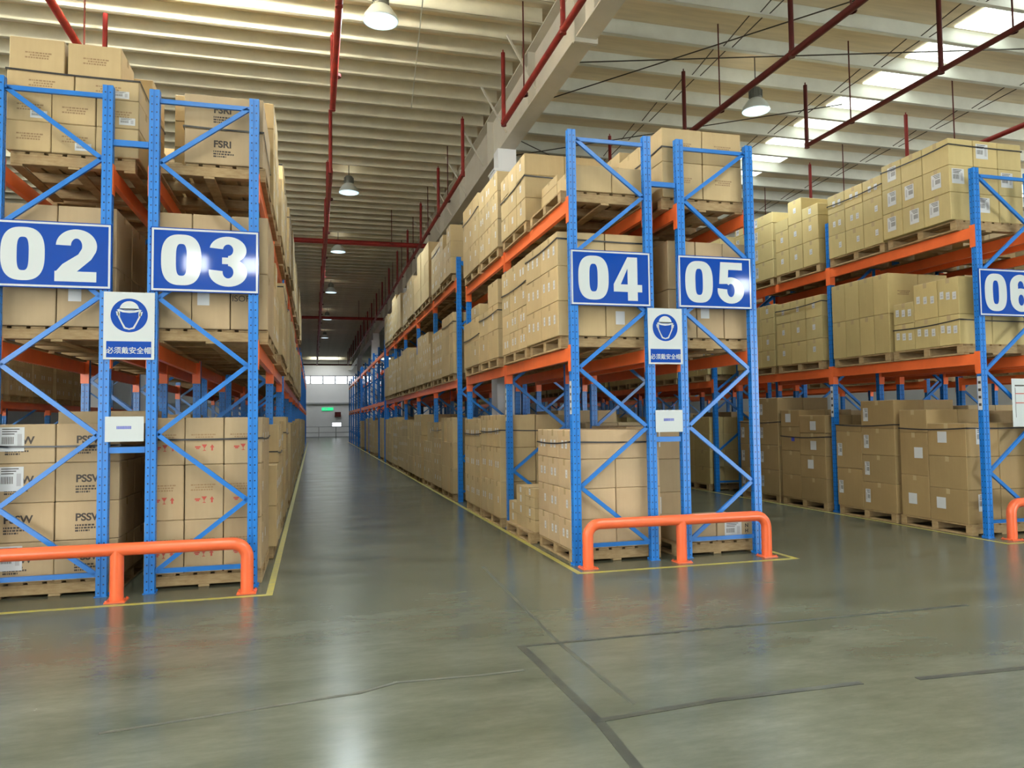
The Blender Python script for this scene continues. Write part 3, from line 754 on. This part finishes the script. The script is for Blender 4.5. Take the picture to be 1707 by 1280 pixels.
STK = {}
def sticker_data(w_, h_, kind, axis):
    """white paper label; axis x: on a face that looks along x, y: along y"""
    k = (w_, h_, kind, axis)
    if k in STK: return STK[k]
    b = MB()
    def slab(a0, a1, c0, c1, d0, d1, mi):
        if axis == 'x': b.box(d0, d1, a0, a1, c0, c1, mi)
        else: b.box(a0, a1, d0, d1, c0, c1, mi)
    slab(-w_ / 2, w_ / 2, -h_ / 2, h_ / 2, -.0006, .0006, 0)
    if kind == 'bar':
        for i in range(8):
            a = -w_ * .4 + w_ * .5 * i / 8; slab(a, a + w_ * .03, -h_ * .2, h_ * .1, -.001, .001, 1)
        for i in range(3): slab(-w_ * .4, w_ * (.3 - .1 * i), h_ * (.4 - .1 * i), h_ * (.44 - .1 * i), -.001, .001, 1)
        slab(w_ * .22, w_ * .4, -h_ * .3, h_ * .22, -.001, .001, 2)
    elif kind == 'code':
        slab(-w_ * .32, w_ * .32, -h_ * .3, -h_ * .05, -.001, .001, 2); slab(-w_ * .32, w_ * .2, h_ * .12, h_ * .22, -.001, .001, 2)
    elif kind == 'blue':
        b = MB(); slab(-w_ / 2, w_ / 2, -h_ / 2, h_ / 2, -.0006, .0006, 3)
    STK[k] = b.data('sticker', [M['white'], M['ink'], M['grey_ink'], M['blue_ink']]); return STK[k]
M['faint_ink'] = mat('faint_ink', (.27, .17, .08), .6)
M['grey_ink'] = mat('grey_ink', (.4, .4, .42), .6)
TXT = {}
def text_lines(word):
    if word in TXT: return TXT[word]
    out = []
    if word in ('PSSW', 'FSRI'):
        out.append(('printed_name', text_mesh(word, 'printed_name', .095, M['ink'], .003), (0, 0)))
    if word == 'iso': out.append(('printed_name', text_mesh('ISOF', 'printed_name', .085, M['ink']), (0, 0)))
    if word == 'NH':
        out.append(('printed_name', text_mesh('N\nH\n0', 'printed_name', .06, M['ink'], .002), (0, .08)))
    TXT[word] = out; return out
def dashes(rows, h_, mt):
    polys = []
    for (x, z, w_) in rows:
        k = 0
        while k < w_ - .004:
            ww = rnd.uniform(.008, .03); ww = min(ww, w_ - k); polys.append([(x + k, z), (x + k + ww, z), (x + k + ww, z + h_), (x + k, z + h_)]); k += ww + .006
    return flat(polys, 1, 1, 0, 0, 0, 'small_print', mt, .0004)
PR = [dashes([(0, -.05, .16), (0, -.075, .19), (0, -.1, .12)], .016, M['ink']), dashes([(0, .0, .22), (.04, -.024, .16), (0, -.048, .2)], .014, M['faint_ink'] if 'faint_ink' in M else M['seam'])]
def red_marks():
    p = [[(-.085, .0), (-.035, .0), (-.035, .014), (-.085, .014)], [(-.075, -.014), (-.045, -.014), (-.045, -.002), (-.075, -.002)],
         [(-.025, .03), (.025, .03), (.0, -.01)], [(-.003, -.01), (.003, -.01), (.003, -.028), (-.003, -.028)], [(-.014, -.032), (.014, -.032), (.014, -.026), (-.014, -.026)],
         [(.05, .0), (.09, .0), (.07, .03)], [(.062, -.03), (.078, -.03), (.078, .0), (.062, .0)]]
    return flat(p, 1, 1, 0, 0, 0, 'handling_marks', M['red_ink'], .0004)
RED = red_marks()
def stickers_of(q):
    """(axis, a, z, w, h, kind) on the aisle face, and on the front face"""
    out = []; dy, dz, dx = q['y1'] - q['y0'], q['z1'] - q['z0'], q['x1'] - q['x0']
    rr = random.Random(int(q['x0'] * 971 + q['y0'] * 397 + q['z0'] * 733))
    aisle = (q['side'] < 0 and q['xi'] == 0) or (q['side'] > 0 and q['xi'] == q['nx'] - 1)
    s = q['stick']
    if aisle and s and dz > .1:
        if s == 1: L = [(.5, .55, .07, .085, 'code')] if rr.random() < .7 else []
        elif s == 2: L = [(.3, .5, .06, .085, 'code'), (.62, .5, .06, .085, 'code')][:rr.choice((1, 2, 2))]
        elif s == 3: L = [(.2, .5, .06, .1, 'code'), (.5, .52, .06, .1, 'code'), (.8, .56, .06, .1, 'code')]
        elif s == 4: L = [(rr.uniform(.3, .7), rr.uniform(.4, .65), .15, .15, 'plain')] if rr.random() < .6 else ([(rr.uniform(.3, .7), .5, .09, .08, 'blue')] if rr.random() < .3 else [])
        elif s == 5: L = [(.85, .5, .1, .2, 'bar')]
        else: L = [(rr.uniform(.35, .65), .55, .16, .2, 'bar')] if rr.random() < .5 else [(.5, .5, .12, .08, 'none')]
        for a, z, w_, h_, k in L:
            if k == 'none': continue
            w_ = min(w_, dy * .6); h_ = min(h_, dz * .7)
            out.append(('x', q['y0'] + a * dy, q['z0'] + z * dz, round(w_, 2), round(h_, 2), k))
    f = q['frontstick']
    if f and q['slotfirst'] and q['col'] == 0:
        if f == 1 and q['xi'] == 0 and q['layer'] != 1: out.append(('y', q['x0'] + dx * .34 if q['row'] == '02' else q['x0'] + .5 * dx, q['z0'] + dz * .62, .2, .22, 'bar'))
        if f == 2 and q['layer'] == 0 and q['xi'] == 1: out.append(('y', q['x0'] + dx * .3, q['z0'] + dz * .55, .11, .15, 'plain'))
        if f == 3 and (q['xi'] + q['layer']) % 2 == 1: out.append(('y', q['x0'] + dx * .72, q['z0'] + dz * .25, .14, .07, 'bar') if q['row'] == '02' else ('y', q['x0'] + dx * .35, q['z0'] + dz * .6, .2, .2, 'bar'))
        if f == 4 and q['xi'] == 1: out.append(('y', q['x0'] + dx * .45, q['z0'] + dz * .5, .22, .17, 'bar'))
    return out
def carton_label(q):
    ks = [s_[5] for s_ in stickers_of(q)]
    if q['front'] in ('PSSW', 'FSRI') and q['col'] == 0: st = 'carton printed ' + q['front']
    elif q['front'] == 'fragile' and q['col'] == 0: st = 'red-marked carton'
    elif 'bar' in ks: st = 'barcoded carton'
    elif 'plain' in ks: st = 'paper-labelled carton'
    elif 'blue' in ks: st = 'blue-spotted carton'
    elif ks: st = 'white-stickered carton'
    else: st = 'plain brown carton'
    lay = 'bottom' if q['layer'] == 0 else ('top' if q['layer'] == q['nlayer'] - 1 else ordn[q['layer']])
    rp = {'01': 'beyond row 02', '07': 'behind row 06', '08': 'beyond row 06'}.get(q['row'], 'row ' + q['row'])
    lab = '%s, %s layer, %s row back, %s across, %s %s pallet, %s' % (st, lay, ordn[q['col']], ordn[q['xi']], ordn[q['slot']], LEVELN[q['level']].replace(' ', '-'), rp)
    return lab
used = {}
for i in sorted(chosen, key=lambda i: (BOXES[i]['row'], BOXES[i]['level'], BOXES[i]['slot'], BOXES[i]['col'], BOXES[i]['layer'], BOXES[i]['xi'])):
    q = BOXES[i]; dx, dy, dz = q['x1'] - q['x0'], q['y1'] - q['y0'], q['z1'] - q['z0']
    b = MB(); b.box(-dx / 2, dx / 2, -dy / 2, dy / 2, 0, dz, 0, q['tint'])
    me = b.data('carton', [M['board']], bevel=.006)
    cx, cyy = (q['x0'] + q['x1']) / 2, (q['y0'] + q['y1']) / 2
    o = ob('carton', me, None, (cx, cyy, q['z0']))
    tag(o, carton_label(q), 'box', 'cartons stacked on pallets')
    sd = q['side']
    # tape over the lid seam, folded down both ends
    b = MB(); tw = .03
    b.box(-dx / 2 - .0008, dx / 2 + .0008, -tw, tw, dz, dz + .0007)
    for s in (-1, 1): b.box(min(s * dx / 2, s * (dx / 2 + .0008)), max(s * dx / 2, s * (dx / 2 + .0008)), -tw, tw, dz - min(.07, dz * .3), dz + .0007)
    if count[i] > 6: ob('packing_tape', b.data('packing_tape', [M['tape']]), o)
    for (ax_, a, z, w_, h_, k) in stickers_of(q):
        if ax_ == 'x': ob('paper_label', sticker_data(w_, h_, k, 'x'), o, (sd * (dx / 2 + .0012), a - cyy, z - q['z0']))
        else: ob('paper_label', sticker_data(w_, h_, k, 'y'), o, (a - cx, -dy / 2 - .0012, z - q['z0']))
    fr = q['front']
    if fr and q['col'] == 0:
        yy = -dy / 2 - .0008
        if fr in ('PSSW', 'FSRI'):
            x_ = -.14 if fr == 'PSSW' else .0
            if not (fr == 'PSSW' and q['xi'] == 0): x_ = -.1
            for nm, me2, (ox, oz) in text_lines(fr): ob(nm, me2, o, (x_ + ox, yy, dz * .5 + oz))
            ob('small_print', PR[0], o, (x_, yy, dz * .5))
        elif fr == 'fragile':
            ob('handling_marks', RED, o, (0, yy, dz * .36)); ob('small_print', PR[1], o, (-.12, yy, dz * .62))
        elif fr == 'iso':
            if q['xi'] == q['nx'] - 1 and q['layer'] == 0:
                for nm, me2, (ox, oz) in text_lines(fr): ob(nm, me2, o, (-.165, yy, dz * .5))
        elif fr == 'NH':
            if q['xi'] == 1:
                for nm, me2, (ox, oz) in text_lines(fr): ob(nm, me2, o, (.13, yy, dz * .5 + oz - .06))
        elif fr == 'print': ob('small_print', PR[1], o, (-.1, yy, dz * .55))
# everything smaller: one mass of stock
b = MB()
for i, q in enumerate(BOXES):
    if i in chosen: continue
    b.box(q['x0'], q['x1'], q['y0'], q['y1'], q['z0'], q['z1'], 0, q['tint'])
    for (ax_, a, z, w_, h_, k) in stickers_of(q):
        if ax_ == 'x':
            xf = q['x0'] if q['side'] < 0 else q['x1']; b.box(xf - .0012, xf + .0012, a - w_ / 2, a + w_ / 2, z - h_ / 2, z + h_ / 2, 1)
        else: b.box(a - w_ / 2, a + w_ / 2, q['y0'] - .0012, q['y0'] + .0012, z - h_ / 2, z + h_ / 2, 1)
o = ob('carton_stock', b.data('carton_stock', [M['board'], M['white']])); tag(o, 'mass of smaller brown cartons stacked deeper along the rack rows', 'boxes', None, 'stuff')
# pallets
for ip, p in enumerate(PALS):
    if ip not in seen_pal: continue
    q = (p['x'], p['y'], p['z'])
    near = p['slot'] < 4 and p['row'] in ('02', '03', '04', '05', '06')
    if near:
        o = empty('pallet', q)
        for nm, me in PP: ob(nm, me, o)
    else: o = ob('pallet', PS, None, q)
    tag(o, 'wooden pallet under cartons, %s %s pallet %s' % (ordn[p['slot']], LEVELN[p['level']], row_phrase(p['row'])), 'pallet', 'wooden pallets in the racks')
# straps round the loads
for s in STRAPS:
    if s['slot'] > 5: continue
    e = .006; x0_, x1_, y0_, y1_ = s['x0'] - e, s['x1'] + e, s['y0'] - e, s['y1'] + e
    b = MB(); hh = .008; cs = [(x0_, y0_), (x1_, y0_), (x1_, y1_), (x0_, y1_)]; zs = [s['z'], s['z'] - s['drop'] * .3, s['z'] - s['drop'], s['z'] - s['drop'] * .5]
    for k in range(4):
        (xa, ya), (xb, yb) = cs[k], cs[(k + 1) % 4]; za, zb = zs[k], zs[(k + 1) % 4]; N = 6
        pts = [(xa + (xb - xa) * j / N, ya + (yb - ya) * j / N, za + (zb - za) * j / N - .02 * math.sin(math.pi * j / N) * (1 if k in (1, 3) else .3)) for j in range(N + 1)]
        ox, oy = (0, .002) if k in (0, 2) else (.002, 0)
        for j in range(N):
            p0, p1 = pts[j], pts[j + 1]
            P = [(p0[0] - ox, p0[1] - oy, p0[2] - hh), (p0[0] + ox, p0[1] + oy, p0[2] - hh), (p1[0] + ox, p1[1] + oy, p1[2] - hh), (p1[0] - ox, p1[1] - oy, p1[2] - hh)]
            Q = [(x, y, z + 2 * hh) for x, y, z in P]
            b.mesh(P + Q, [(3, 2, 1, 0), (4, 5, 6, 7), (0, 1, 5, 4), (1, 2, 6, 5), (2, 3, 7, 6), (3, 0, 4, 7)])
    o = ob('strapping_band', b.data('strapping_band', [M['strap']]))
    tag(o, 'black strap round the cartons on %s %s pallet %s' % (ordn[s['slot']], LEVELN[s['level']], row_phrase(s['row'])), 'strap', 'black straps round pallet loads')

# ------------------------------------------------------------------ sprinkler pipes
def pipe(name, pts, r, mt, label, risers=(), hangers=(), top=7.72, rr=.028):
    p0 = Vector(pts[0]); e = empty(name, p0); tag(e, label, 'pipe', 'red sprinkler pipes under the roof')
    b = MB(); b.tube([Vector(p) - p0 for p in pts], r, 12); ob('pipe_run', b.data('pipe_run', [mt], smooth=True), e)
    for (x, y, z, z2) in risers:
        b = MB(); b.tube([(0, 0, 0), (0, 0, z2 - z)], rr, 10); b.lathe([(0, -.05), (.045, -.05), (.045, .05), (0, .05)], 10)
        b.tube([(0, 0, z2 - z), (0, 0, z2 - z + .05)], .012, 8)
        ob('riser', b.data('riser', [mt], smooth=True), e, (x - p0.x, y - p0.y, z - p0.z))
    for (x, y, z) in hangers:
        b = MB(); b.tube([(0, 0, .0), (0, 0, 7.995 - z)], .012, 6); b.lathe([(r + .012, -.02), (r + .02, -.02), (r + .02, .02), (r + .012, .02)], 10)
        ob('hanger_rod', b.data('hanger_rod', [M['pipe_dark']]), e, (x - p0.x, y - p0.y, z - p0.z))
def branch(x, z, ya, yb, mt, label, r=.045, off=.0, rr=.036, step=3.05, hang=True):
    n = int((yb - ya) / step); rs = [(x, yb - k * step - .02, z, 7.72) for k in range(n + 1)]
    hs = [(x + .03, yb - k * step - 1.15, z) for k in range(n)] if hang else []
    pipe('sprinkler_pipe', [(x, ya, z), (x, yb, z)], r, mt, label, rs, hs, rr=rr)
branch(-2.45, 6.55, -14, 4.3, M['pipe'], 'red sprinkler pipe over the aisle ending beside the nearest lamp')
branch(.33, 6.52, -14, 4.2, M['pipe'], 'red sprinkler pipe along the near rafter side')
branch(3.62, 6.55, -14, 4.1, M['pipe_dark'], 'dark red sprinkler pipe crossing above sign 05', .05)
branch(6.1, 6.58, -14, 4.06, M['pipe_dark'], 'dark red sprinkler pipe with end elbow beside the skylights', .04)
branch(-5.76, 6.6, -14, 4.45, M['pipe'], 'red sprinkler pipe slanting above the cartons over sign 02', .05)
branch(-2.42, 6.5, 7.2, 59.07, M['pipe'], 'long red sprinkler pipe along the middle of the far aisle', .05)
branch(.2, 6.58, 7.03, 58.9, M['pipe'], 'long red sprinkler pipe beside the far rafter')
branch(3.5, 6.6, 7.2, 31.62, M['pipe'], 'red sprinkler pipe above the far part of row 05')
branch(6.1, 6.6, 7.2, 31.62, M['pipe'], 'red sprinkler pipe above the far part of row 06')
branch(9.0, 6.5, -10, 20.0, M['pipe'], 'red sprinkler pipe beyond the skylights above row 07')
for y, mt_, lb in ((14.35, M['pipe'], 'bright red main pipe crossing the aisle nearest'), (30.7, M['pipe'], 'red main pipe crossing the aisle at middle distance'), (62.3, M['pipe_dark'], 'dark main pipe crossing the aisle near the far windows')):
    pipe('sprinkler_pipe', [(-12, y, 6.80), (14, y, 6.80)], .075, mt_, lb, (), [(x, y, 6.80) for x in (-9, -6, -4, -.5, 2.4, 5)])
# sag rods and bracing under the right-hand roof
k = 0
for i, y in enumerate(PUR[:-1]):
    if y < -6 or y > 24: continue
    for x in (3.9, 6.9, 10.2):
        for dx in (0, .16):
            b = MB(); b.bar((x + dx, y, ZC - .07 - .1 * (dx > 0)), (x + dx, y + 1.065, ZC - .22), .012, .012); o = ob('ceiling_trim', b.data('sag_rod', [M['rod']])); o['kind'] = 'structure'
for a, c in (((1.1, 6.2, 7.66), (5.2, 1.0, 7.66)), ((1.1, 4.2, 7.64), (9.5, 1.6, 7.64)), ((1.3, 7.5, 7.66), (4.0, 9.6, 7.66)), ((-1.4, 0.6, 7.66), (-.9, 6.6, 7.66)), ((1.1, 9.0, 7.62), (7.2, 4.4, 7.62))):
    b = MB(); b.bar(a, c, .016, .016); o = ob('ceiling_trim', b.data('brace_rod', [M['rod'] if a[0] > 0 else M['purlin']])); o['kind'] = 'structure'
for y in [3.6 + 1.9 * i for i in range(8)]:   # short fly braces from rafter to purlins
    b = MB(); b.bar((.72, y, 6.9), (.25, y, 7.72), .03, .03); o = ob('ceiling_trim', b.data('fly_brace', [M['beam']])); o['kind'] = 'structure'

# ------------------------------------------------------------------ high-bay lamps
def lamp_root():
    pass
LG = {}
b = MB(); b.lathe([(0, .0), (.235, .0), (.235, -.012), (0, -.012)], 28); LG['lens'] = b.data('lens', [M['lamp_glow']])
b = MB(); b.lathe([(.24, -.015), (.247, .0), (.225, .06), (.15, .17), (.1, .21), (.1, .205), (.145, .165), (.22, .055), (.24, -.015)], 32); LG['shade'] = b.data('shade', [M['lamp_shade']], smooth=True)
b = MB(); b.lathe([(0, .2), (.1, .2), (.105, .23), (.105, .36), (.08, .4), (.03, .42), (0, .42)], 20)
for i in range(16):
    a = 2 * math.pi * i / 16; b.box(.095, .12, -.004, .004, .235, .355, 0, None, Matrix.Rotation(a, 4, 'Z'))
LG['housing'] = b.data('housing', [M['lamp_body']], smooth=True)
def lamp(x, y, z, label, power, upw=.004):
    e = empty('high_bay_lamp', (x, y, z)); tag(e, label, 'lamp', 'hanging high bay lamps')
    for k in ('lens', 'shade', 'housing'): ob(k, LG[k], e)
    b = MB(); b.tube([(0, 0, .42), (0, 0, 7.98 - z)], .01, 6); ob('cable', b.data('cable', [M['cable']]), e)
    u = bpy.data.lights.new('uplight', 'SPOT'); u.energy = power * upw; u.color = (1, .96, .82); u.spot_size = math.radians(176); u.spot_blend = .1; u.shadow_soft_size = .2
    uo = bpy.data.objects.new('uplight', u); C.objects.link(uo); uo.parent = e; uo.location = (0, 0, .46); uo.rotation_euler = (math.pi, 0, 0)
    l = bpy.data.lights.new('bulb', 'SPOT'); l.energy = power; l.color = (.85, .97, 1.0); l.spot_size = math.radians(150); l.spot_blend = .5; l.shadow_soft_size = .2
    lo = bpy.data.objects.new('bulb', l); C.objects.link(lo); lo.parent = e; lo.location = (0, 0, -.03)
LAMPS = [(-1.84, 2.6, 7.15, 'nearest hanging lamp over the aisle, cut by the top edge'), (-1.9, 10.8, 7.2, 'second hanging lamp along the main aisle'),
         (-1.95, 17.4, 7.2, 'third hanging lamp along the main aisle, just past the red main pipe'), (-2.0, 25.4, 7.2, 'fourth hanging lamp along the main aisle'),
         (-2.0, 34.2, 7.2, 'fifth hanging lamp along the main aisle'), (-2.0, 43.5, 7.2, 'sixth hanging lamp along the main aisle, near the far windows'),
         (4.85, 3.75, 7.0, 'hanging lamp half behind the dark red pipe above sign 05')]
for x, y, z, lb in LAMPS: lamp(x, y, z, lb, 340)
lamp(-4.5, 1.95, 7.0, 'hanging lamp above the rack of sign 03, beyond the top edge', 120, 14)
# exit sign and fittings at the far wall
e = ob('exit_sign', (lambda b: (b.box(-.55, .55, -.04, 0, -.15, .15), b.data('exit_sign', [M['green']]))[1])(MB()), None, (-1.35, Y1 - .001, 2.85)); tag(e, 'green exit sign on the far wall at the end of the aisle', 'sign')
ob('arrow', flat([[(-.45, -.02), (-.2, -.02), (-.2, -.08), (-.05, .0), (-.2, .08), (-.2, .02), (-.45, .02)]], 1, 1, .05, 0, -.042, 'arrow', M['sign_white']), e)
b = MB(); b.box(-.3, .3, -.2, 0, -.25, .25); b.box(-.25, .25, -.21, -.2, -.2, .2); o = ob('hydrant_box', b.data('hydrant_box', [M['pipe_dark']], bevel=.01), None, (-.35, Y1 - .002, 2.3)); tag(o, 'dark red box fixed on the far wall beneath the exit sign', 'box')
g = empty('barrier_rail', (-1.6, 66.5, 0)); tag(g, 'grey pipe barrier across the far end of the aisle', 'barrier')
for z in (.55, 1.1):
    b = MB(); b.tube([(-2.2, 0, z), (2.6, 0, z)], .035, 8); ob('rail', b.data('rail', [M['frame_grey']]), g)
for x in (-2.2, -.6, 1.0, 2.6):
    b = MB(); b.tube([(0, 0, 0), (0, 0, 1.12)], .035, 8); ob('post', b.data('post', [M['frame_grey']]), g, (x, 0, 0))
